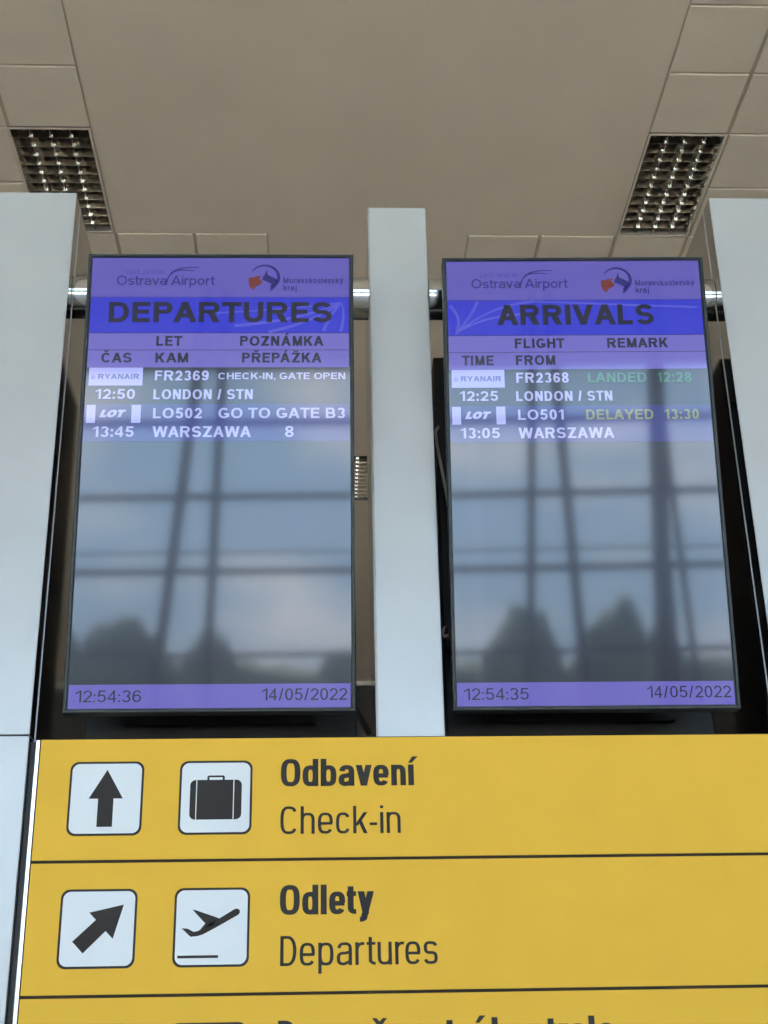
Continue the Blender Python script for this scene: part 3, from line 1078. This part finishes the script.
def tile_sign(x0, x1, z0, z1):
    bm = bmesh.new()
    x0 -= OX; x1 -= OX; z0 -= OZ; z1 -= OZ
    plate(bm, round_rect(x0, x1, z0, z1, .020), -.0006, .0008, 1)
    e = .0052
    plate(bm, round_rect(x0 + e, x1 - e, z0 + e, z1 - e, .0170), -.0010, 0, 0)
    return link('pictogram_tile', bm, [M_white, M_ink], sg)


def picto(polys, parent, m=None):
    bm = bmesh.new()
    for q in polys:
        plate(bm, [(a / 1000 - OX, b / 1000 - OZ) for a, b in q], -.0014)
    return link('pictogram', bm, m or M_ink, parent)


def turned(poly, cx, cz, deg, dx, dz, k=1):
    a = math.radians(deg)
    return [(cx + dx + k * ((x - cx) * math.cos(a) - (z - cz) * math.sin(a)), cz + dz + k * ((x - cx) * math.sin(a) + (z - cz) * math.cos(a))) for x, z in poly]


TL, TM = (-.598, -.425), (-.341, -.170)
up_arrow = [(-511, 2447), (-471.5, 2378.5), (-493, 2378.5), (-493, 2312.5), (-529, 2312.5), (-529, 2378.5), (-551, 2378.5)]
ne_arrow = [(-455, 2136), (-476, 2061), (-493, 2078), (-541, 2030), (-566, 2056), (-516, 2103), (-532, 2119)]
for row, (z1, z0) in enumerate(((2.4665, 2.292), (2.1710, 1.997), (1.8800, 1.706))):
    a = tile_sign(*TL, z0, z1)
    b = tile_sign(*TM, z0, z1)
    if row == 0:
        picto([up_arrow], a)
        body = [(x * 1000, z * 1000) for x, z in round_rect(-.3155, -.1945, 2.327, 2.4205, .013)]
        handle = [[(-276, 2419), (-276, 2428), (-273, 2431), (-238, 2431), (-235, 2428), (-235, 2419), (-240, 2419), (-240, 2426.5), (-271, 2426.5), (-271, 2419)]]
        c = picto([body], b)
        bm = bmesh.new()
        hp = handle[0]
        for q in ([hp[0], hp[1], hp[8], hp[9]], [hp[1], hp[2], hp[3], hp[4], hp[7], hp[8]], [hp[4], hp[5], hp[6], hp[7]]):
            plate(bm, [(x / 1000 - OX, z / 1000 - OZ) for x, z in q], -.0014)
        link('pictogram', bm, M_ink, b)
        for x in (-.3005, -.2135):
            bm = bmesh.new()
            plate(bm, [(x - .001 - OX, 2.3275 - OZ), (x + .0012 - OX, 2.3275 - OZ), (x + .0012 - OX, 2.420 - OZ), (x - .001 - OX, 2.420 - OZ)], -.0018)
            link('case_strap', bm, M_white, b)
    elif row == 1:
        picto([ne_arrow], a)
        fus = [(-323, 2082), (-309, 2081), (-296, 2074), (-287, 2075), (-271, 2083), (-206, 2122), (-199, 2124), (-193, 2121), (-192, 2115), (-196, 2110), (-245, 2083), (-274, 2068), (-286, 2064.5), (-302, 2063)]
        wing = [(-300, 2123), (-291, 2121), (-239, 2103), (-250, 2090), (-272, 2080), (-282, 2077), (-270, 2092)]
        line = [(-330, 2016.5), (-239, 2016.5), (-239, 2022.5), (-330, 2022.5)]
        picto([fus, wing], b)
        picto([line], b)


def stxt(s, x0, x1, z0, cap, t, h, xh, gap, p=3.0):
    bm = bmesh.new()
    text_mesh(bm, s, x0 - OX, (x1 - OX), z0 - OZ, cap, -.0006, t=t, h=h, gap=gap, p=p, xh=xh, narrow=.84)
    return link('lettering', bm, M_ink, sg)


CB = dict(t=.205, h=.160, xh=.76, gap=.085)
CL = dict(t=.116, h=.095, xh=.76, gap=.115)
stxt('Odbavení', -.103, .212, 2.4035, .0655, **CB)
stxt('Check-in', -.103, .178, 2.2915, .0645, **CL)
stxt('Odlety', -.102, .113, 2.1085, .0665, **CB)
stxt('Departures', -.100, .2545, 1.9970, .0650, **CL)
stxt('Bezpečnostní kontrola', -.103, .642, 1.8160, .0655, **CB)
